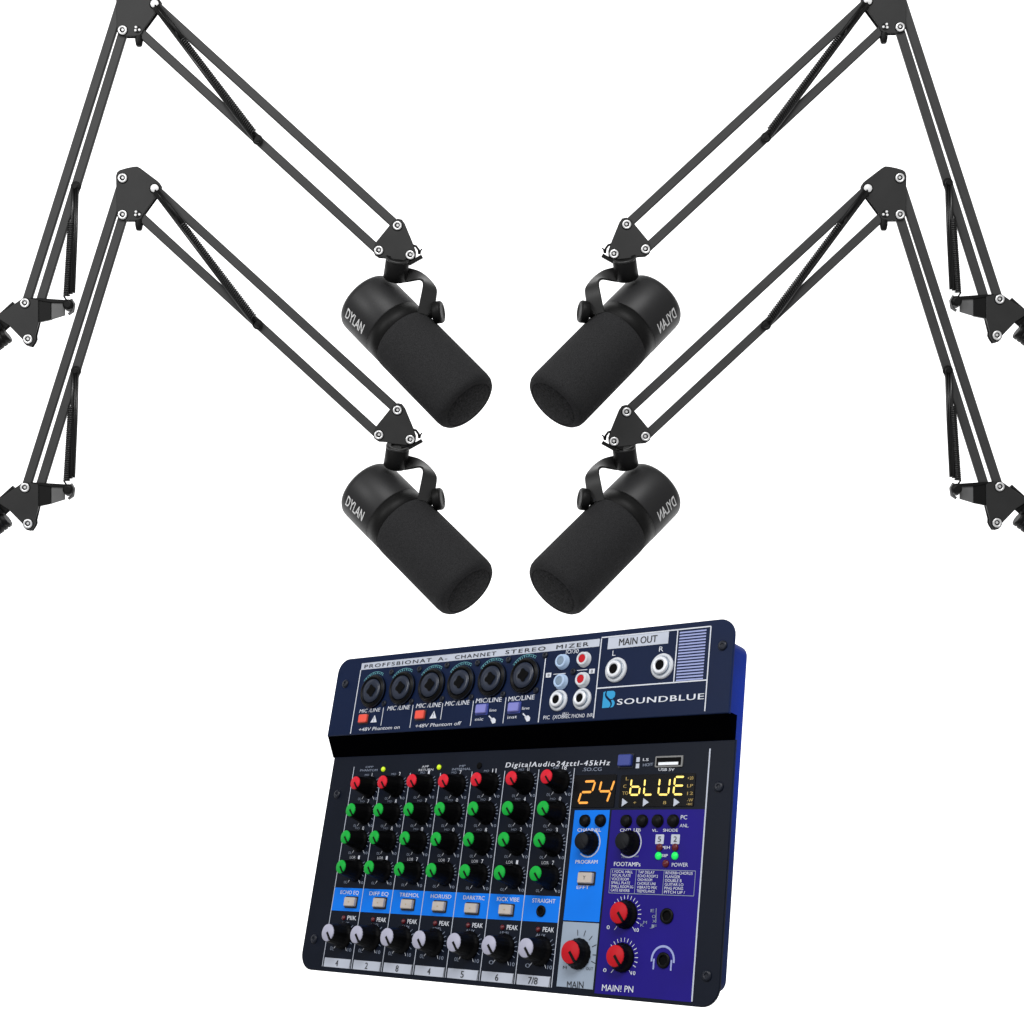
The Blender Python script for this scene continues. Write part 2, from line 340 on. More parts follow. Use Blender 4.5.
# ================================================================== MICROPHONES
# local frame: x right, y away from the viewer, z up; origin at picture point (415,540) of the lower left microphone
MX, MY = 415., 540.
def q3(px, py, d): return Vector((px - MX, d, -(py - MY)))
TILT = math.radians(30)
adir = Vector((.705 * math.cos(TILT), -math.sin(TILT), -.709 * math.cos(TILT))).normalized()
back = q3(368.5, 490.5, 44)
def make_mic(mir):
    root = empty('studio_microphone')
    hint = (0, -1, 0)
    u, wv, a = basis(adir, hint)    # u is in the picture plane, wv toward/away
    m = MB(); R0 = 34.4
    pr = [(0.01, -6.5), (20, -6.5), (30, -5.8), (32.6, -4.4), (34.0, -1.8), (34.4, 2), (34.4, 40.6), (33.8, 41.6)]
    lathe(m, pr, back, adir, 96, cap0=False); hs = m.build('housing', 'housing', root, mir)
    m = MB(); lathe(m, [(33.4, 41.4), (34.2, 41.8), (34.2, 57), (32.4, 58)], back, adir, 96); m.build('band', 'band', root, mir)
    m = MB(); lathe(m, [(31, 56.6), (33.3, 57.2), (34.4, 59.2), (34.6, 64), (34.5, 110), (34.3, 152), (33.7, 156.5), (32, 159.6), (29.4, 161.6), (27, 162.3)], back, adir, 96, cap1=False); fm = m.build('windscreen', 'foam', root, mir)
    m = MB(); lathe(m, [(27, 162.3), (26.6, 161.8), (26, 161.8), (25.2, 162.4), (15, 163.4), (.01, 163.9)], back, adir, 96, cap0=False); m.build('windscreen_face', 'foamface', fm, mir)
    # maker's name along the housing
    tv, tf = text_mesh('DYLAN', .016)
    ax = adir; nv = Vector((0, -1, 0)) - ax * Vector((0, -1, 0)).dot(ax); nv.normalize()     # surface direction facing the viewer
    ur = ax.cross(nv); 
    if ur.x < 0: ur = -ur                                                                     # picture upper right
    m = MB(); vs = []
    for x, y in tv:
        ang = math.radians(-46.5) + (y * 11.2) / R0
        s_ = 3.2 + x * 30.5 + (1 - y) * 1.2
        d = nv * math.cos(ang) + ur * math.sin(ang); vs.append(back + ax * s_ + d * (R0 + .4 - (.9 if s_ < 7 else .15)))
    # the text lies on the housing, which narrows a little toward its rounded back
    vs = []
    def rad(s_):
        for (r0, z0), (r1, z1) in zip(pr, pr[1:]):
            if z0 <= s_ <= z1 and z1 > z0: return r0 + (r1 - r0) * (s_ - z0) / (z1 - z0)
        return R0
    for x, y in tv:
        ang = math.radians(-50) + (y * 11.8) / R0
        s_ = 4.6 + x * 28
        d = nv * math.cos(ang) + ur * math.sin(ang); vs.append(back + ax * s_ + d * (rad(s_) + .5))
    m.add(vs, tf); tx = m.build('lettering', 'inkgrey', hs, mir); recalc(tx)
    # threaded socket hanging from the arm
    c0 = q3(397.6, 447.6, 12); c1 = q3(395.2, 465.2, 22); sax = (c1 - c0); L = sax.length
    m = MB(); lathe(m, [(7.2, -1), (7.2, -2.5), (10.8, -3), (11.9, -2), (12.0, L * .5), (12.4, L - 1), (11.5, L)], c0, sax, 40); sk = m.build('threaded_socket', 'black', root, mir)
    m = MB(); lathe(m, [(10.9, -3.1), (12, -2.7), (12.1, -.8), (11.5, -.4)], c0, sax, 40, cap0=False, cap1=False); m.build('socket_rim', 'yoke', sk, mir)
    # bent flat bracket from the socket round to the side of the body
    outer = [(402, 453.5, 24), (408.5, 454.6, 22), (418.9, 457.7, 19), (427, 463.2, 15), (433.2, 469.8, 11), (436.6, 475.6, 7), (437.0, 480.5, 4), (435.6, 490, 1), (433.4, 503, 0)]
    inner = [(402, 469.0, 17), (407.5, 468.2, 14), (415, 466.6, 8), (420.6, 466.2, 2), (423.6, 468.4, -4), (424.0, 472.0, -4), (423.0, 477.5, -4), (421.2, 485, -4), (417.8, 500, -3)]
    m = MB(); vs = []
    def smooth(L_):
        out = []
        for i in range(len(L_) - 1):
            p = [Vector(L_[min(max(i + j, 0), len(L_) - 1)]) for j in (-1, 0, 1, 2)]
            for t in (0, .25, .5, .75):
                out.append(.5 * ((2 * p[1]) + (p[2] - p[0]) * t + (2 * p[0] - 5 * p[1] + 4 * p[2] - p[3]) * t * t + (3 * p[1] - p[0] - 3 * p[2] + p[3]) * t ** 3))
        return out + [Vector(L_[-1])]
    O = [q3(*p) for p in smooth(outer)]; I = [q3(*p) for p in smooth(inner)]; n = len(O)
    for k in range(n):
        t = (O[min(k + 1, n - 1)] - O[max(k - 1, 0)]).normalized(); nn = t.cross(O[k] - I[k]).normalized()
        if nn.y > 0: nn = -nn
        th = nn * -2.4
        vs += [O[k], I[k], I[k] + th, O[k] + th]
    for j in range(4):       # four smooth strips with crisp edges between them
        st_ = [v for k in range(n) for v in (vs[4 * k + j], vs[4 * k + (j + 1) % 4])]
        m.add(st_, [(2 * k, 2 * k + 1, 2 * k + 3, 2 * k + 2) for k in range(n - 1)], True)
    m.add(vs[-4:], [(0, 1, 2, 3)]); m.add(vs[:4], [(3, 2, 1, 0)])
    yk = m.build('mount_bracket', 'yoke', root, mir)
    # pivot knob
    kax = Vector((.93, -.28, .12)).normalized(); kc = q3(432.2, 500.2, 3)
    m = MB(); lathe(m, [(5, -4), (5, 2), (10.2, 2), (11, 3), (11.2, 9), (10.2, 10.6), (7, 11), (6.4, 10.4), (.01, 10.4)], kc, kax, 40, flute=(20, .012)); m.build('pivot_knob', 'band', root, mir)
    return root
def place_mic(o, px, py, mir, label, rz=0.):
    ray = Vector(((px - CX) / F, 1, (CY - py) / F)).normalized()
    right = ray.cross(Vector((0, 0, 1))).normalized(); up = right.cross(ray)
    R = Matrix((right, ray, up)).transposed().to_4x4()
    if rz: R = R @ Matrix.Rotation(math.radians(rz), 4, 'Y')
    p = Vector(((px - CX) * S, D, (CY - py) * S))
    o.matrix_world = Matrix.Translation(p) @ R
    o['label'] = label; o['category'] = 'microphone'; o['group'] = 'black studio microphones on boom arms'
ml = make_mic(False); mr = make_mic(True); ml2 = copy_tree(ml); mr2 = copy_tree(mr)
place_mic(ml, MX, MY - .4, False, 'black foam tipped microphone on the lower left boom arm, its name reading forward')
place_mic(ml2, MX, MY - 187, False, 'black foam tipped microphone on the upper left boom arm, its name reading forward')
place_mic(mr, 1021.9 - MX, MY - .3, True, 'black foam tipped microphone on the lower right boom arm, its name mirrored')
place_mic(mr2, 1021.9 - MX, MY - 187.5, True, 'black foam tipped microphone on the upper right boom arm, its name mirrored')

# ================================================================== MIXING CONSOLE
rv = Vector((-0.3887708778, 0.7064949929, -0.0107334865)); Rm = Matrix.Rotation(rv.length, 3, rv.normalized())
tv_ = Vector((-117.0325468, 180.8246043, 1000 * math.exp(.0644741159)))
def P(px, py, h=0.):
    """where the sight line of a measured photo point meets the console's own plane at height h (console mm)"""
    d = Vector(((px - 512) / F, (py - 512) / F, 1)); c0, c1, c2 = Rm.col[0], Rm.col[1], Rm.col[2]
    s = Matrix((c0, c1, -d)).transposed().inverted() @ (-tv_ + c2 * h)
    return (s[0], -s[1])
ZZ = {'A': (340, 630, 7.314), 'B': (460, 620, 6.827), 'C': (590, 610, 6.4), 'D': (490, 740, 8.533), 'E': (600, 740, 8.533), 'F': (600, 810, 8.533), 'G': (560, 800, 10.24),
      'H': (320, 880, 8.533), 'I': (430, 890, 7.877), 'J': (340, 760, 10.24), 'K': (560, 870, 5.12), 'L': (290, 870, 6.4), 'M': (430, 870, 6.4), 'N': (290, 760, 6.4), 'O': (430, 760, 6.4),
      'Q': (560, 740, 5.12), 'R': (290, 610, 4.267), 'T': (520, 610, 4.267)}
def Z(k, x, y, h=0.):
    ox, oy, s = ZZ[k]; return P(ox + x / s, oy + y / s, h)
HU = 9.2
mx = empty('audio_mixer', label='navy blue audio mixer with red, green and white knobs and amber display', category='audio mixer')
def cv(v): return Vector((v.x, v.z, -v.y))
ex, ey, ez = cv(Rm.col[0]), -cv(Rm.col[1]), -cv(Rm.col[2])
Mw = Matrix((ex, ey, ez)).transposed().to_4x4(); mx.matrix_world = Matrix.Translation(cv(tv_) * S) @ Mw
def part(name, mt, fn, parent=mx, bevel=0.):
    m = MB(); fn(m); return m.build(name, mt, parent, False, bevel)

case = part('case', 'body', lambda m: (prism(m, rrect(-15, -149, 323, 62, 7), -21, -1.7), prism(m, rrect(-15, 13.5, 323, 62, 7), -1.8, 7.5)), bevel=1.2)
lowp = part('lower_panel', 'panel', lambda m: prism(m, [(-24.2, -3.4)] + [(x, y) for x, y in rrect(-24.2, -158.6, 331.3, -3.4, 12, 8) if y < -60] + [(331.3, -3.4)], -1.6, 0, .5))
upp = part('upper_panel', 'panelup', lambda m: prism(m, [(331.2, 10.6)] + [(x, y) for x, y in rrect(-26, 10.6, 331.2, 71.2, 11, 8) if y > 40] + [(-26, 10.6)], HU - 1.6, HU, .5))
def riser(m):
    x0, x1 = -25.4, 330.2
    sec = [(10.9, HU - .3), (-3.6, -.2), (-3.6, -1.5), (12, -1.5), (12, HU - 1.7)]
    vs = [(x, y, z) for x in (x0, x1) for y, z in sec]; n = len(sec)
    m.add(vs, [tuple(range(n)), tuple(reversed(range(n, 2 * n)))] + [(i, n + i, n + (i + 1) % n, (i + 1) % n) for i in range(n)])
recalc(part('step', 'riser', riser))

# ---- printing
def quad(m, pts, z, ch=0): m.add([(p[0], p[1], z) for p in pts], [(0, 1, 2, 3)] if ((pts[1][0] - pts[0][0]) * (pts[2][1] - pts[0][1]) - (pts[1][1] - pts[0][1]) * (pts[2][0] - pts[0][0])) > 0 else [(3, 2, 1, 0)])
def rect(m, x0, y0, x1, y1, z): m.add([(x0, y0, z), (x1, y0, z), (x1, y1, z), (x0, y1, z)], [(0, 1, 2, 3)])
def line(m, p, q, wdt, z):
    p = Vector(p); q = Vector(q); d = (q - p).normalized() if (q - p).length else Vector((1, 0)); n_ = Vector((-d.y, d.x)) * wdt / 2
    m.add([(*(p - n_), z), (*(q - n_), z), (*(q + n_), z), (*(p + n_), z)], [(0, 1, 2, 3)])
def disc(m, c, r, z, n=20):
    m.add([(c[0] + r * math.cos(2 * math.pi * i / n), c[1] + r * math.sin(2 * math.pi * i / n), z) for i in range(n)], [tuple(range(n))])
def arc(m, c, r, a0, a1, wdt, z, n=20):
    vs = []
    for i in range(n + 1):
        t = math.radians(a0 + (a1 - a0) * i / n)
        for rr in (r - wdt / 2, r + wdt / 2): vs.append((c[0] + rr * math.cos(t), c[1] + rr * math.sin(t), z))
    fs = [(2 * i, 2 * i + 1, 2 * i + 3, 2 * i + 2) for i in range(n)]
    if a1 < a0: fs = [f[::-1] for f in fs]
    m.add(vs, fs)
ink = {}
def grp(name, mt, panel):
    k = (name, mt, panel.name)
    if k not in ink: ink[k] = (MB(), panel)
    return ink[k][0]
def T(g, s, p0, p1, hgt, z, bold=.01, shear=0., sp=1.0):
    """text along p0 -> p1 (console mm), letter height hgt mm"""
    vs, fs = text_mesh(s, 0, sp); p0 = Vector(p0); p1 = Vector(p1); d = p1 - p0; L = d.length; dn = d / L; n_ = Vector((-dn.y, dn.x))
    global CUR
    own = CUR is None
    if own: CUR = 'lettering:%s%.2f%.2f' % (s, p0.x, p0.y)
    for k_ in range(3 if bold > .014 else (2 if bold > .005 else 1)):      # heavier letters are struck again a hair to the side
        g.add([(*(p0 + dn * (x * L + shear * y * hgt + k_ * .022 * hgt * (2 if bold > .008 else 1)) + n_ * (y * hgt)), z + .012 * k_) for x, y in vs], [f for f in fs])
    if own: CUR = None
def TZ(g, s, k, x0, y0, x1, y1, hpx, h, **kw):
    p0 = Z(k, x0, y0, h); p1 = Z(k, x1, y1, h); t = Z(k, x0, y0 - hpx, h)
    T(g, s, p0, p1, (Vector(t) - Vector(p0)).length, h + .32, **kw)
U = HU
# vertical rules of the channels
g = grp('panel_line', 'lightbar', lowp)
tops = [767, 786, 773, 773, 771.7, 771, 769.7, 768.6]
XR = 313.6
for i in range(8):
    y_ = P(350 + 30 * i, tops[i])[1]
    line(g, (30 * i, -155.4), (30 * i, y_), .62, .22)
g = grp('panel_line', 'lightbar', lowp); line(g, (XR, -156), (XR, -8.5), 1.0, .22)
# bright blue strip, main column, violet area
b1, b2 = -100.2, -116.4
f1 = MB(); rect(f1, 0, b2, 209.6, b1, .1); f1.build('blue_strip', 'blue', lowp)
xa, xb = 213.8, 242.0
ytop = Z('Q', 70, 360)[1]
f1 = MB(); rect(f1, xa, -114.6, xb, ytop, .1); f1.build('blue_field', 'blue', lowp)
f1 = MB(); rect(f1, xa, -154.4, xb, -115.4, .1); f1.build('grey_field', 'greyfield', lowp)
f1 = MB(); rect(f1, xb + 1.5, -156.4, XR - .5, ytop, .1); f1.build('violet_field', 'violet', lowp)
# channel number strips
names = ['4', '2', '8', '4', '5', '6', '7/8']
gi = grp('channel_number', 'ink', lowp)
for i in range(7):
    f1 = MB(); rect(f1, 30 * i + 1.4, -155.4, 30 * i + 28.6, -149.2, .12); f1.build('channel_strip', 'lightbar', lowp)
    wd = 2.6 if i < 6 else 7.6
    T(gi, names[i], (30 * i + 14.6 - wd / 2, -154.5), (30 * i + 14.6 + wd / 2, -154.5), 4.4, .3, .014)
    line(gi, (30 * i + 28.0, -155.6), (30 * i + 28.4, -149.5), .4, .3)
gl = grp('lettering', 'white', lowp); gd = grp('lettering', 'dimwhite', lowp)
TZ(gl, 'DigitalAudio24tttl-4$kHz', 'O', 480, 52, 0, 0, 30, 0) if False else T(gl, 'DigitalAudio24tttl-45kHz', P(505.5, 767.5), P(609.5, 765.2), 3.5, .32, .018, .2, 1.25)
TZ(gd, '.SO.CG', 'Q', 116, 160, 214, 158, 18, 0)
TZ(gl, 'LS', 'E', 368, 180, 415, 180, 24, 0); TZ(gd, 'HOIT', 'E', 368, 228, 455, 220, 26, 0); TZ(gl, 'USB 5V', 'E', 500, 264, 635, 264, 24, 0)
f1 = MB()
for cx_, cy_ in ((327, 168), (322, 222)):
    p = Z('E', cx_, cy_); rect(f1, p[0] - 1.3, p[1] - 1.5, p[0] + 1.3, p[1] + 1.5, .25)
f1.build('marker', 'lightbar', lowp)
TZ(gd, 'OPP', 'N', 485, 52, 535, 50, 12, 0); TZ(gd, 'PHANTOM', 'N', 450, 74, 560, 72, 14, 0); TZ(gl, 'APP', 'N', 845, 50, 890, 47, 13, 0, bold=0); TZ(gl, 'RETURN', 'N', 825, 72, 918, 68, 14, 0, bold=0)
TZ(gd, 'MP', 'O', 190, 46, 228, 44, 13, 0); TZ(gd, 'INTERNAL', 'O', 142, 68, 262, 64, 15, 0)
eff = ['ECHO EQ', 'DIFF EQ', 'TREMOL', 'HORUSD', 'DARKTRC', 'KICK VIBE', 'STRAIGHT']
for i in range(7):
    x = 30 * i; T(gl, eff[i], (x + 7.0, -104.6), (x + 26.0, -104.6), 2.7, .34, .006)
    T(gl, 'PEAK' if i else 'PIIK', (x + 18.2, -122.4), (x + 27.4, -122.4), 3.1, .32, .01)
    T(gd, 'LEVEL' if i % 2 else 'AUX', (x + 13, -125.6), (x + 21, -125.6), 1.9, .3)
TZ(gl, 'CHANNEL', 'G', 180, 325, 420, 325, 36, 0); TZ(gl, 'PROGRAM', 'G', 160, 652, 385, 652, 38, 0); TZ(gl, 'EFFT', 'G', 172, 912, 300, 910, 34, 0, bold=0)
TZ(gl, 'CNTL LFB', 'F', 172, 186, 348, 184, 28, 0); TZ(gl, 'VL.', 'F', 445, 186, 495, 186, 24, 0); TZ(gl, 'SHODE', 'F', 540, 186, 665, 186, 26, 0)
TZ(gl, 'PC', 'F', 690, 80, 745, 80, 36, 0, bold=0); TZ(gl, 'ANL.', 'F', 682, 148, 760, 148, 30, 0, bold=0)
TZ(gl, 'PEH', 'F', 528, 334, 598, 332, 26, 0); TZ(gl, 'SIP', 'F', 528, 402, 580, 402, 26, 0); TZ(gl, 'POWER', 'F', 614, 484, 752, 484, 34, 0, bold=0)
TZ(gl, 'FOOTAMPs', 'F', 120, 478, 345, 482, 36, 0)
TZ(gd, 'FLANGER ROOM CHORUS', 'F', 190, 410, 335, 404, 14, 0) if False else None
# effects table
gt = grp('table_frame', 'dimwhite', lowp)
c_ = [Z('F', 92, 500), Z('F', 818, 524), Z('F', 800, 738), Z('F', 82, 704)]
x0t = (c_[0][0] + c_[3][0]) / 2; x1t = (c_[1][0] + c_[2][0]) / 2; y0t = (c_[0][1] + c_[1][1]) / 2; y1t = (c_[2][1] + c_[3][1]) / 2
CUR = 'table_frame:0'
for p, q in (((x0t, y0t), (x1t, y0t)), ((x1t, y0t), (x1t, y1t)), ((x1t, y1t), (x0t, y1t)), ((x0t, y1t), (x0t, y0t)), ((x0t + (x1t - x0t) * .31, y0t), (x0t + (x1t - x0t) * .31, y1t)), ((x0t + (x1t - x0t) * .64, y0t), (x0t + (x1t - x0t) * .64, y1t))): line(gt, p, q, .4, .24)
CUR = None
words = [['1.VOCAL HALL', 'VOCAL PLATE', 'VOICE ROOM', 'SMALL PLATE', 'SMALL ROOM.SG', 'GATE REVERB'], ['TAP DELAY', 'ECHO ROOM 2', 'CHO+ROOM', 'CHORUS UNI', 'VIBRATO MIX', 'TREMOLANCE'], ['REVERB+CHORUS', 'FLANGER', 'DOUBLE B', 'GUITAR LO', 'PING PONG', 'PITCH UP /']]
for c in range(3):
    CUR = 'table_lettering:%d' % c
    xs = x0t + (x1t - x0t) * (0.02, .335, .66)[c]; ww = (x1t - x0t) * (.27, .28, .31)[c]
    for r in range(6):
        yy = y0t - (y0t - y1t) * (.16 + .155 * r); k = len(words[c][r]) / 13
        T(gl, words[c][r], (xs, yy), (xs + ww * min(1, max(.55, k)), yy), 1.75, .3, .0)
CUR = None
TZ(gl, 'MAIN! PN', 'K', 215, 618, 375, 628, 34, 0, bold=.006)
TZ(gi, 'MAIN', 'K', 36, 604, 120, 606, 36, 0, bold=.006)
TZ(gi, 'M', 'K', 16, 506, 34, 508, 16, 0, bold=0); TZ(gi, 'OUT', 'K', 134, 512, 170, 514, 16, 0, bold=0)
TZ(gl, '0', 'K', 240, 303, 255, 303, 20, 0); TZ(gl, '10', 'K', 384, 317, 404, 317, 20, 0); TZ(gl, '0', 'K', 222, 522, 238, 523, 20, 0); TZ(gl, '10', 'K', 366, 537, 386, 538, 20, 0)
for s_, x_, y_ in (('E', 465, 216), ('O', 472, 246), ('X', 474, 270), ('M', 428, 276), ('J', 460, 294), ('K', 412, 290), ('F', 478, 296)): TZ(gd, s_, 'K', x_, y_, x_ + 18, y_, 16, 0)
line(gd, Z('K', 494, 196), Z('K', 492, 270), .5, .3)
# headphone arch
CUR = 'headphone_mark:0'; hc = Z('K', 527, 462); arc(grp('headphone_mark', 'stripe', lowp), hc, 7.9, -8, 188, 1.3, .3)
g = grp('headphone_mark', 'stripe', lowp); line(g, (hc[0] - 6.2, hc[1] - 5.6), (hc[0] - 6.2, hc[1] + .5), 1.1, .32); line(g, (hc[0] + 6.2, hc[1] - 5.6), (hc[0] + 6.2, hc[1] + .5), 1.1, .32)
CUR = None
# ---- upper panel printing
gu = grp('lettering', 'white', upp); gui = grp('lettering', 'ink', upp); gur = grp('panel_line', 'white', upp)
tb = [P(361.3, 665.8, U), P(599.7, 637.7, U), P(599.7, 645.2, U), P(360.2, 671.7, U)]
ytt, ytb = 66.4, 61.1
f1 = MB(); rect(f1, 0, ytb, 227.2, ytt, U + .1); f1.build('title_bar', 'lightbar', upp)
def tb_text(s, xa_, xb_): T(gui, s, (xa_, ytb + 1.05), (xb_, ytb + 1.05), 2.9, U + .3, .016, 0, 1.25)
for s_, (k, a_, b_) in (('PROFFSBIONAT', ('A', 178, 668)), ('A-', ('A', 715, 785)), ('CHANNET', ('A', 842, 1142)), ('STEREO', ('B', 312, 585)), ('MIZER', ('B', 660, 880))):
    yy = {'A': lambda v: 285 - .122 * (v - 178), 'B': lambda v: 222 - .118 * (v - 312)}[k]
    tb_text(s_, Z(k, a_, yy(a_), U)[0], Z(k, b_, yy(b_), U)[0])
line(gur, (0, 11.6), (0, ytb), .8, U + .22)
xd = P(538.5, 722, U)[0]; xe = P(597.5, 718, U)[0]; xe = 228.6
xd2 = (Z('B', 578, 265, U)[0] + Z('B', 543, 695, U)[0]) / 2
line(gur, (xd2, 11.8), (xd2, 57), .8, U + .22); line(gur, (xe, 12.4), (xe, ytt), .8, U + .22)
for k, x0_, y0_, x1_, y1_ in (('A', 318, 568, 302, 700), ('A', 535, 548, 513, 715), ('A', 752, 535, 738, 655), ('A', 976, 518, 956, 700), ('B', 312, 530, 298, 705)):
    a_ = Z(k, x0_, y0_, U); b_ = Z(k, x1_, y1_, U); xm = (a_[0] + b_[0]) / 2; line(gur, (xm, a_[1]), (xm, b_[1]), .6, U + .22)
XU = 313.8
yb_ = P(650, 684.4, U)[1]
ytop2 = Z('C', 430, 150, U)[1]
xs1 = (Z('C', 555, 140, U)[0] + Z('C', 545, 460, U)[0]) / 2
for p, q in (((xe, ytt + .6), (XU, ytt + .6)), ((xe, yb_), (XU, yb_)), ((XU, ytt + .6), (XU, 12.6)), ((xs1, ytt + .6), (xs1, yb_))): line(gur, p, q, .8, U + .24)
st = MB(); n = 17
for i in range(n):
    yy = ytt - 1.6 - (ytt - yb_ - 2.8) * i / (n - 1); rect(st, xs1 + 1.6, yy - .5, XU - 3.2, yy + .5, U + .16)
st.build('striped_field', 'stripe', upp)
p0 = Z('C', 112, 250, U); p1 = Z('C', 500, 216, U); t0 = Z('C', 112, 192, U)
f1 = MB(); rect(f1, p0[0], (p0[1] + p1[1]) / 2, p1[0], (p0[1] + p1[1]) / 2 + 8.0, U + .12); f1.build('output_label', 'lightbar', upp)
yl = (p0[1] + p1[1]) / 2
T(gui, 'MAIN OUT', (Z('C', 185, 230, U)[0], yl + 1.7), (Z('C', 428, 210, U)[0], yl + 1.7), 4.9, U + .3, .012)
TZ(gu, 'L', 'C', 144, 294, 164, 292, 34, U, bold=0); TZ(gu, 'R', 'C', 443, 268, 470, 265, 34, U, bold=0)
# brand lettering and swirl
pS = Z('C', 176, 583, U); pE = Z('C', 728, 572, U); T(gu, 'SOUNDBLUE', (pS[0], pE[1] + .1), (pE[0], pE[1] + .1), 3.9, U + .32, .028, 0, 1.12)
lx0, ly0 = Z('C', 78, 628, U); lx1, ly1 = Z('C', 166, 516, U); lw, lh = lx1 - lx0, ly1 - ly0
def LG(pts): return [(lx0 + lw * a_, ly0 + lh * b_, U + .25) for a_, b_ in pts]
lg = MB()
def poly(m, pts): m.add(pts, [tuple(range(len(pts)))])
A1 = LG([(0, 0), (.55, 0), (.66, .08), (.68, .2), (.6, .32), (.42, .46), (.25, .58), (.15, .72), (.14, .86), (.2, 1), (0, .96)])
A2 = LG([(.3, 1), (.26, .86), (.3, .74), (.44, .62), (.62, .5), (.8, .52), (.95, .62), (1, .76), (.96, .9), (.84, .99), (.7, 1)])
A3 = LG([(.66, .0), (.78, .1), (.8, .24), (.74, .36), (.68, .44), (.84, .46), (.96, .38), (1.02, .26), (.99, .12), (.88, .02)])
for a_ in (A1, A2, A3): poly(lg, a_)
bm_ = lg.build('brand_swirl', 'logo', upp); recalc(bm_)
for p in bm_.data.polygons:
    pass
T(gu, 'MIC /LINE', Z('A', 142, 608, U), Z('A', 292, 596, U), 2.9, U + .3, .004, .2)
T(gu, 'MIC /LINE', Z('A', 346, 590, U), Z('A', 508, 580, U), 3.4, U + .3, .006, .2); T(gu, 'MIC /LINE', Z('A', 556, 572, U), Z('A', 735, 562, U), 3.4, U + .3, .006, .2)
T(gu, 'MIC /LINE', Z('A', 768, 557, U), Z('A', 945, 545, U), 3.4, U + .3, .006, .2); T(gu, 'MIC/LINE', Z('B', 108, 568, U), Z('B', 284, 558, U), 3.4, U + .3, .006, .1); T(gu, 'MIC/LINE', Z('B', 330, 556, U), Z('B', 508, 542, U), 3.4, U + .3, .006, .1)
T(gu, '+48V Phantom on', Z('A', 136, 742, U), Z('A', 436, 722, U), 2.7, U + .3, .004, .2); T(gu, '+48V Phantom off', Z('A', 550, 716, U), Z('A', 884, 695, U), 2.7, U + .3, .004, .2)
TZ(gu, 'line', 'B', 203, 627, 250, 624, 20, U, bold=0); TZ(gu, 'mic', 'B', 104, 690, 160, 686, 22, U, bold=0); TZ(gu, 'line', 'B', 425, 614, 476, 610, 20, U, bold=0); TZ(gu, 'inst', 'B', 325, 676, 390, 670, 22, U, bold=0)
TZ(gu, 'IO/30', 'B', 724, 232, 810, 226, 28, U, bold=.0)
TZ(gu, 'PIC  (XOB', 'B', 570, 680, 710, 672, 26, U, bold=0); TZ(gu, 'REC PHONO  INR', 'B', 712, 672, 908, 662, 26, U, bold=0); TZ(gu, '(RL)', 'B', 700, 648, 742, 645, 16, U, bold=0)
for k, cx_, cy_, l0, l1 in (('B', 606, 377, 640, 722), ('B', 902, 350, 800, 870)):
    p = Z(k, cx_, cy_, U); rect(grp('panel_line', 'white', upp), p[0] - 2.3, p[1] - 1.6, p[0] + 2.3, p[1] + 1.6, U + .26)
    T(gui, '8', (p[0] - .9, p[1] - 1), (p[0] + .9, p[1] - 1), 2, U + .34, .01)
    q = Z(k, l0, cy_ - 5, U); q2 = Z(k, l1, cy_ - 8, U); line(gur, (q[0], q[1]), (q2[0], q[1]), .5, U + .26)
# warning triangles and pointing-hand marks
for k, cx_, cy_ in (('A', 250, 652), ('A', 684, 622)):
    p = Z(k, cx_, cy_, U); m = MB(); poly(m, [(p[0] - 3.4, p[1] - 2.5, U + .25), (p[0] + 3.4, p[1] - 2.5, U + .25), (p[0] + .3, p[1] + 3.1, U + .25)]); m.build('warning_mark', 'white', upp)
    line(gui, (p[0], p[1] - .4), (p[0], p[1] + 1.4), .6, U + .34); disc(gui, (p[0], p[1] - 1.4), .4, U + .34, 8)
for cx_, cy_ in ((228, 685), (462, 670)):
    p = Z('B', cx_, cy_, U); m = MB(); poly(m, [(p[0] - 2.6, p[1] + .6, U + .25), (p[0] - .4, p[1] - 2.4, U + .25), (p[0] + 2.2, p[1] - 2, U + .25), (p[0] + 2.4, p[1] + .2, U + .25), (p[0] + .6, p[1] + 1.8, U + .25), (p[0] - 1, p[1] + 1.7, U + .25)])
    line(m, (p[0] - 4.6, p[1] + 3.4), (p[0] - 1, p[1] + .6), 1.0, U + .25); m.build('hand_mark', 'white', upp)

# ---- components
def comp(name, mt, p, prof, h=0., n=28, parent=mx, **kw):
    m = MB(); lathe(m, prof, (p[0], p[1], h), (0, 0, 1), n, **kw); return m.build(name, mt, parent)
def knob(px, py, hk, rb, rt, cap, h=0., ang=-50, flute=(18, .02), capname='cap'):
    p = P(px, py, h + hk)
    k = comp('knob', 'kbody', p, [(rb, .1), (rb * .99, 1.6), (rb * .86, 2.6), (rb * .8, 4.5), (rt * 1.05, hk - 1.2), (rt * .98, hk - .5)], h, 54, flute=flute)
    c = comp('cap', cap, p, [(rt * 1.0, hk - .9), (rt * 1.0, hk - .2), (rt * .93, hk + .1), (.01, hk + .25)], h, 40, parent=k)
    a = math.radians(ang); m = MB(); d = Vector((math.cos(a), math.sin(a))); nn = Vector((-d.y, d.x))
    r0, r1, wd = -.3, rt * 1.02, rt * .13
    q = [Vector(p) + d * r0 - nn * wd, Vector(p) + d * r1 - nn * wd, Vector(p) + d * r1 + nn * wd, Vector(p) + d * r0 + nn * wd]
    prism(m, [(v.x, v.y) for v in q], h + hk - .5, h + hk + .55); m.build('pointer', 'kbody' if cap != 'kcap' else 'kcap', k)
    return p
def ticks(p, rb, angs, g, L=3., wdt=.42, z=.25):
    for a in angs:
        t = math.radians(a); d = Vector((math.cos(t), math.sin(t))); c = Vector(p); line(g, c + d * (rb + 1.6), c + d * (rb + 1.6 + L), wdt, z)
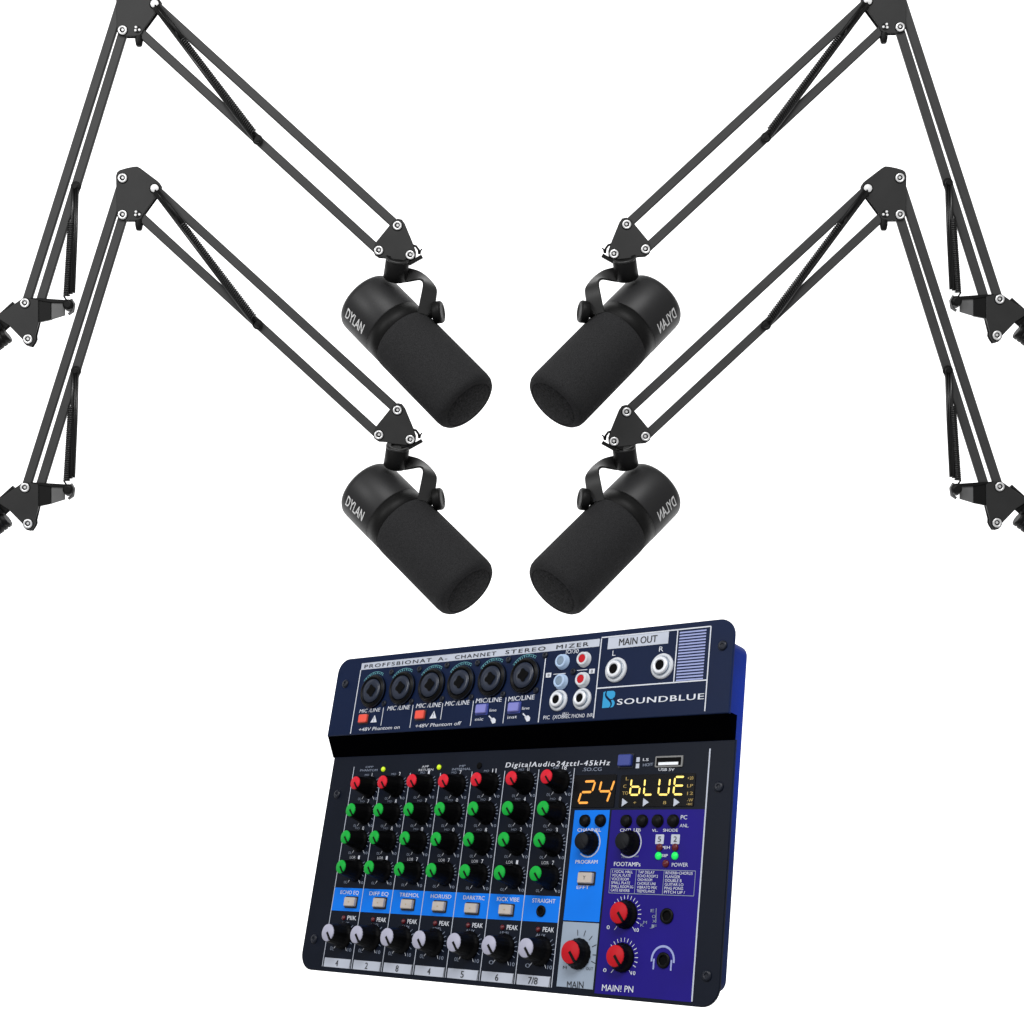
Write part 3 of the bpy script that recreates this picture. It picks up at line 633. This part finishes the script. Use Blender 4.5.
rows = [('red', [(354.8, 782.7), (381.9, 781.9), (411.1, 780.6), (442.8, 780.6), (475.6, 779.2), (510.8, 778), (545.9, 776.4)], ['L', '2', '1', '7', '11', 'U', '18']),
        ('green', [(350.2, 809.7), (377.8, 809.7), (408, 809.2), (439.1, 808.8), (472.2, 808.4), (507, 808.1), (542.5, 808.1)], ['7', '8', '7', '0', 'P', '4', '0']),
        ('green', [(345, 836.9), (373.6, 837.3), (404, 838.1), (435.3, 838.9), (468, 839.2), (503, 839.2), (538.9, 839.7)], ['0', '8', '0', '0', '8', '2', '3']),
        ('green', [(340.5, 866.6), (368.4, 867.3), (398.6, 868.9), (430.5, 870), (464, 871.3), (499, 872.5), (535, 873.3)], ['1', '1', '7', '7', '7', '1', '7'])]
for ri, (c, L_, dg) in enumerate(rows):
    for i, (px, py) in enumerate(L_):
        CUR = None; p = knob(px, py, 15.5, 8.1, 4.7, c); CUR = 'scale_marks:%d%d' % (ri, i)
        ticks(p, 6.2, (38, 24, 10, -4, -24), gd, 2.2); ticks(p, 6.6, (-55, -125), gl, 2.6, .4)
        T(gl, dg[i], (p[0] + .5, p[1] + 7.6), (p[0] + (2.2 if len(dg[i]) == 1 else 4.2), p[1] + 7.6), 3.0, .32, .006)
        if ri == 3: T(gl, 'LOR', (p[0] - 8, p[1] + 8.2), (p[0] - 2.2, p[1] + 8.2), 2.0, .32, 0)
        else: T(gd, 'MO', (p[0] - 7, p[1] + 8.4), (p[0] - 2.4, p[1] + 8.4), 1.5, .32, 0)
        T(gd, '0L', (p[0] - 10.2, p[1] - 9.6), (p[0] - 6.6, p[1] - 9.6), 2.0, .3, 0); T(gd, '10', (p[0] + 6.4, p[1] - 9.6), (p[0] + 9.8, p[1] - 9.6), 2.0, .3, 0)
for i, (px, py) in enumerate([(328, 932.5), (356.6, 934.4), (386.9, 936.9), (418.9, 939.5), (453.9, 942.2), (488.9, 945), (525.8, 947.8)]):
    CUR = None; p = knob(px - .6, py, 15.5, 9.3, 5.9, 'wcap'); CUR = 'scale_marks:w%d' % i
    ticks(p, 7.6, (40, 24, 8, -8, -28), gd, 2.4); ticks(p, 7.6, (-60, -128), gl, 2.6)
    T(gd, '0L' if i < 5 else '0', (p[0] - 11, p[1] - 10.6), (p[0] - 7, p[1] - 10.6), 2.6, .3, 0); T(gd, '10', (p[0] + 7.2, p[1] - 10.6), (p[0] + 10.8, p[1] - 10.6), 2.4, .3, 0)
    CUR = None; q = (30 * i + 14.4, -121.2); comp('peak_light', 'ledr', q, [(1.7, 0), (1.7, .6), (1.1, 1.1), (.01, 1.3)], 0, 16)
p = knob(569.8, 952, 9, 9.4, 6.9, 'dred'); CUR = 'scale_marks:m'; ticks(p, 9.4, (100, 75, 50, 25, 0, -20), gi, 3.6, .5); CUR = None
for px, py in ((618.2, 912.6), (614.7, 955.9)):
    CUR = None; p = knob(px, py, 8, 8.6, 6.4, 'dred'); CUR = 'scale_marks:r%d' % py; ticks(p, 7.7, range(-25, 190, 14), gl, 2.3, .42); ticks(p, 7.7, (-50, -128), gl, 2.6)
CUR = None
for zx, zy in ((215, 415), (632, 415)):
    ox, oy, s_ = ZZ['G']; px, py = ox + zx / s_, oy + zy / s_
    p = knob(px, py, 8.5, 7.7, 5.3, 'kcap'); arc(grp('dial_ring', 'lightbar', lowp), p, 8.8, -130, 60, .8, .26, 36)
TZ(gd, 'MIN', 'F', 185, 412, 225, 412, 14, 0); TZ(gd, 'MAX', 'F', 295, 404, 332, 402, 14, 0)

def button(name, mt, p, wx, wy, hgt, h=0., bez=None):
    b = MB(); prism(b, rrect(p[0] - wx / 2, p[1] - wy / 2, p[0] + wx / 2, p[1] + wy / 2, .8, 3), h, h + hgt, .5); o = b.build(name, mt, mx)
    if bez: b = MB(); prism(b, rrect(p[0] - wx / 2 - 1, p[1] - wy / 2 - 1, p[0] + wx / 2 + 1, p[1] + wy / 2 + 1, .8, 3), h - .1, h + .5); b.build('bezel', bez, o)
    return o
for px, py in ((348.6, 901.6), (377.5, 902.5), (405.6, 904), (437.3, 906), (469.8, 908), (504.2, 909.4)):
    p = P(px, py, 3); b = button('push_button', 'beige', p, 10.6, 6.2, 3, bez='ink'); b['label'] = 'beige square push button on the blue strip'
    m = MB(); T(m, '+', (p[0] - .9, p[1] - .9), (p[0] + .9, p[1] - .9), 1.6, 3.1, 0); m.build('button_mark', 'dimamber', b)
p = Z('G', 248, 795, 3); b = button('push_button', 'beige', p, 11.4, 6.6, 3, bez='ink'); m = MB(); T(m, 'Y', (p[0] - 1, p[1] - 1.2), (p[0] + 1, p[1] - 1.2), 2.6, 3.12, 0); m.build('button_mark', 'ink', b)
for k, zx, zy in (('A', 160, 645), ('A', 576, 617)): button('push_button', 'orange', Z(k, zx, zy, U + 2.5), 8.6, 6.2, 2.5, U, 'ink')
for k, zx, zy in (('B', 136, 605), ('B', 358, 593)): button('push_button', 'lav', Z(k, zx, zy, U + 2.5), 9.4, 6.2, 2.5, U, 'bbtn')
button('push_button', 'bbtn', Z('E', 203, 170, 3), 10.2, 7.4, 3, 0, 'screw')
for k, zx, zy in (('G', 238, 208), ('G', 397, 205), ('F', 210, 90), ('F', 346, 88), ('F', 478, 88), ('F', 610, 88)):
    p = Z(k, zx, zy, 2.5); comp('round_button', 'kbody', p, [(4.1, 0), (4.1, .4), (3.8, .5), (3.7, 2.1), (3.1, 2.7), (.01, 3.0)], 0, 28)
# indicator lights
for k, x_, y_ in (('N', 593, 58), ('N', 950, 45)): comp('indicator_light', 'ledy', Z(k, x_, y_, 1), [(1.8, 0), (1.8, .8), (1.2, 1.4), (.01, 1.7)], 0, 18)
comp('indicator_hole', 'hole', Z('O', 317, 37), [(2.3, 0), (2.3, .5), (1.7, .6)], 0, 18)
for k, x_, y_, mt in (('F', 502, 318, 'ledr'), ('F', 636, 318, 'ledr'), ('F', 494, 390, 'ledg'), ('F', 634, 390, 'ledg'), ('F', 556, 456, 'ledr')): comp('indicator_light', mt, Z(k, x_, y_, 1), [(2.3, 0), (2.3, .8), (1.6, 1.4), (.01, 1.7)], 0, 20)
for k, x_, y_, c in (('F', 511, 250, '5'), ('F', 645, 250, '2')):
    p = Z(k, x_, y_, 0); m = MB(); prism(m, rrect(p[0] - 3.1, p[1] - 2.9, p[0] + 3.1, p[1] + 2.9, .4, 2), 0, .3); m.build('number_tile', 'lightbar', mx)
    T(gi, c, (p[0] - 1.2, p[1] - 1.6), (p[0] + 1.2, p[1] - 1.6), 3.4, .5, .0)
# small jacks on the lower panel
for k, x_, y_, r in (('M', 708, 262, 3.6), ('K', 545, 235, 4.6), ('K', 527, 462, 4.6)):
    j = comp('mini_jack', 'kbody', Z(k, x_, y_, .8), [(r, 0), (r, .9), (r * .62, 1.2), (r * .6, .2)], 0, 28, cap1=False); comp('jack_hole', 'hole', Z(k, x_, y_, .8), [(r * .6, .2), (r * .6, .3)], 0, 20, parent=j)
# usb port
p = Z('E', 593, 185, 0); m = MB(); prism(m, rrect(p[0] - 10.4, p[1] - 3.6, p[0] + 10.4, p[1] + 3.6, .8, 3), 0, .9, .2); us = m.build('usb_port', 'bolt_in', mx)
m = MB(); prism(m, rrect(p[0] - 9.2, p[1] - 2.6, p[0] + 9.2, p[1] + 2.5, .4, 2), .5, 1.0); m.build('port_opening', 'hole', us)
m = MB(); prism(m, rrect(p[0] - 7.4, p[1] - 2.3, p[0] + 7.4, p[1] - .5, .3, 2), .9, 1.3); m.build('port_tongue', 'metal', us)
# displays
def quadpts(k, L_): return [Z(k, *q, 0) for q in L_]
def bbox(pts): xs = [p[0] for p in pts]; ys = [p[1] for p in pts]; xs.sort(); ys.sort(); return (xs[0] + xs[1]) / 2, (ys[0] + ys[1]) / 2, (xs[2] + xs[3]) / 2, (ys[2] + ys[3]) / 2
dx0, dy0, dx1, dy1 = bbox(quadpts('Q', [(72, 180), (290, 178), (280, 342), (60, 346)]))
ex0, ey0, ex1, ey1 = bbox(quadpts('E', [(180, 292), (820, 292), (800, 570), (165, 574)]))
dsp = []
for b_ in ((dx0, ey0, dx1, dy1), (ex0, ey0, ex1, ey1)):
    m = MB(); prism(m, rrect(*b_, .5, 2), 0, .5, .15); dsp.append(m.build('display', 'glass', mx))
SEG = {'2': 'abged', '4': 'fgbc', 'b': 'fgecd', 'L': 'fed', 'U': 'fbecd', 'E': 'afged'}
def digit(m, ch, k, tl, tr, bl, br, th):
    c = [Vector(Z(k, *q, .5)) for q in (tl, tr, bl, br)]
    def W(u_, v_): return c[0] * (1 - u_) * v_ + c[1] * u_ * v_ + c[2] * (1 - u_) * (1 - v_) + c[3] * u_ * (1 - v_)
    seg = {'a': ((0, 1), (1, 1)), 'b': ((1, 1), (1, .5)), 'c': ((1, .5), (1, 0)), 'd': ((0, 0), (1, 0)), 'e': ((0, .5), (0, 0)), 'f': ((0, 1), (0, .5)), 'g': ((0, .5), (1, .5))}
    for s_ in SEG[ch]:
        p, q = (W(*seg[s_][0]), W(*seg[s_][1])); d = (q - p).normalized(); p = p + d * .42; q = q - d * .42; n_ = Vector((-d.y, d.x)) * th / 2; e = d * th * .45
        poly(m, [(*v, .62) for v in (p, p + e - n_, q - e - n_, q, q - e + n_, p + e + n_)])
m = MB(); digit(m, '2', 'Q', (126, 213), (182, 211), (93, 322), (147, 321), 1.45); digit(m, '4', 'Q', (214, 208), (280, 205), (188, 318), (240, 320), 1.45); m.build('lit_digits', 'amber', dsp[0])
m = MB(); digit(m, 'b', 'E', (272, 330), (352, 330), (255, 468), (332, 468), 1.25); digit(m, 'L', 'E', (386, 330), (460, 330), (374, 468), (446, 466), 1.25)
digit(m, 'U', 'E', (512, 326), (600, 326), (497, 466), (582, 466), 1.25); digit(m, 'E', 'E', (642, 316), (724, 314), (626, 464), (708, 464), 1.25); m.build('lit_letters', 'yellow', dsp[1])
m = MB()
for x_ in (210, 390, 652):
    p = Z('E', x_, 532, .5); poly(m, [(p[0] - 2.0, p[1] - 2.6, .62), (p[0] + 2.4, p[1], .62), (p[0] - 2.0, p[1] + 2.6, .62)])
m.build('play_marks', 'lightbar', dsp[1])
m = MB()
for s_, x_, y_ in (('L', 222, 345), ('C', 200, 410), ('TO', 192, 468), ('+', 285, 550), ('8', 540, 550), ('+20', 748, 340), ('LP', 745, 405), ('12', 745, 470), ('-W', 745, 528), ('-xc', 738, 558)): TZ(m, s_, 'E', x_, y_, x_ + (50 if len(s_) > 1 else 26), y_ - 2, 28, .35)
m.build('small_symbols', 'dimamber', dsp[1])
# upper panel sockets
xl = [(228, 443), (440, 420), (655, 400), (870, 380)]
XP = [Z('A', *q, U + 3) for q in xl] + [Z('B', *q, U + 3) for q in ((205, 398), (430, 375))]
for p in XP:
    s_ = comp('combo_socket', 'kbody', p, [(12.6, 0), (12.6, 1.6), (12.0, 2.4), (11.4, 2.6), (11.0, 3.4), (10.6, 3.6), (10.2, 3.0), (9.6, 2.6)], U, 48, cap1=False)
    comp('socket_rim', 'xface', p, [(12.5, 1.4), (12.75, 1.5), (12.3, 2.1)], U, 48, parent=s_, cap0=False, cap1=False)
    comp('socket_face', 'xface', p, [(9.1, 2.6), (8.9, 3.2), (6, 3.1), (3.4, 2.7)], U, 40, parent=s_)
    m = MB(); c = Vector(p)
    disc(m, c, 3.6, U + 3.3, 20)
    for a in (10, 100, 190, 280): t = math.radians(a); disc(m, c + Vector((math.cos(t), math.sin(t))) * 3.0, 1.8, U + 3.32 + a * 1e-4, 16)
    m.build('contact_hole', 'hole', s_)
    gt_ = grp('socket_lettering', 'teal', upp); CUR = 'socket_lettering:%d' % p[0]
    arc(gt_, c, 15.4, 60, 145, .35, U + .22, 20)
    for j in range(11):
        a = math.radians(62 + 8 * j); d = Vector((math.cos(a), math.sin(a))); line(gt_, c + d * 13.6, c + d * (14.6 + .5 * (j % 2)), .75, U + .24)
CUR = None
def screw(p, r=2.6, h=0.): 
    s_ = comp('screw', 'screw', p, [(r, 0), (r, .6), (r * .8, 1.2), (r * .35, 1.4), (r * .3, .8)], h, 20); return s_
for k, x_, y_ in (('A', 374, 308), ('A', 578, 285), ('A', 780, 256), ('A', 1003, 240), ('A', 318, 535), ('A', 518, 522), ('A', 742, 502), ('A', 955, 490), ('B', 328, 270), ('B', 578, 238), ('B', 290, 505), ('B', 515, 478), ('B', 770, 350)): screw(Z(k, x_, y_, U + 1), 2.3, U)
for k, x_, y_ in (('A', 35, 392), ('C', 845, 225)): screw(Z(k, x_, y_, U + 1), 3.2, U)
for k, x_, y_ in (('N', 298, 218), ('L', 150, 440), ('Q', 810, 238), ('K', 748, 540)): screw(Z(k, x_, y_, 1), 3.2, 0)
for x_, y_, a, b_ in ((685, 278, 'bluewhite', 'rcagrey'), (832, 262, 'plastwhite', 'dred'), (674, 415, 'bluewhite', 'rcagrey'), (822, 402, 'plastwhite', 'dred')):
    p = Z('B', x_, y_, U + 3.3); s_ = comp('phono_socket', a, p, [(5.4, 0), (5.4, .6), (4.7, .8), (4.6, 3.2), (4.2, 3.6), (3.0, 3.6), (2.9, 2.9)], U, 32, cap1=False)
    comp('socket_core', b_, p, [(2.95, 2.8), (2.9, 3.3), (2.2, 3.4)], U, 24, parent=s_)
for k, x_, y_, r in (('B', 650, 540, 6.6), ('B', 812, 530, 6.6), ('C', 146, 374, 7.6), ('C', 442, 350, 7.6)):
    p = Z(k, x_, y_, U + 4); s_ = comp('jack_socket', 'metal', p, [(r * 1.1, 0), (r * 1.1, 1.0), (r * 1.0, 1.5), (r * .95, 1.5), (r * .9, 1.1), (r * .78, 1.1), (r * .76, 3.2), (r * .68, 3.9), (r * .46, 4.0), (r * .44, 2.8)], U, 40, cap1=False)
    comp('socket_ring', 'plastwhite', p, [(r * 1.08, .95), (r * 1.04, 1.55), (r * .84, 1.6), (r * .82, 1.2)], U, 40, parent=s_, cap0=False, cap1=False)
    comp('socket_step', 'rcagrey', p, [(r * .79, 1.6), (r * .8, 2.4), (r * .74, 2.6)], U, 36, parent=s_, cap0=False, cap1=False)
    comp('jack_hole', 'hole', p, [(r * .45, 2.9), (r * .44, 3.4)], U, 24, parent=s_)
for (nm, mt, _), (m, pn) in ink.items():
    for c in dict.fromkeys(m.ch):
        o_ = MB(); idx = {}
        for f, k in zip(m.f, m.ch):
            if k != c: continue
            for i in f:
                if i not in idx: idx[i] = len(o_.v); o_.v.append(m.v[i])
            o_.f.append(tuple(idx[i] for i in f)); o_.sm.append(False)
        n_ = nm
        if isinstance(c, str): n_ = c.split(':')[0]
        o_.build(n_, mt, pn)

# ------------------------------------------------------------------ render settings
scn.view_settings.view_transform = 'Standard'; scn.view_settings.look = 'None'; scn.view_settings.exposure = 0; scn.view_settings.gamma = 1
scn.render.engine = 'CYCLES'; scn.cycles.use_denoising = True
scn.render.resolution_x = scn.render.resolution_y = 1024
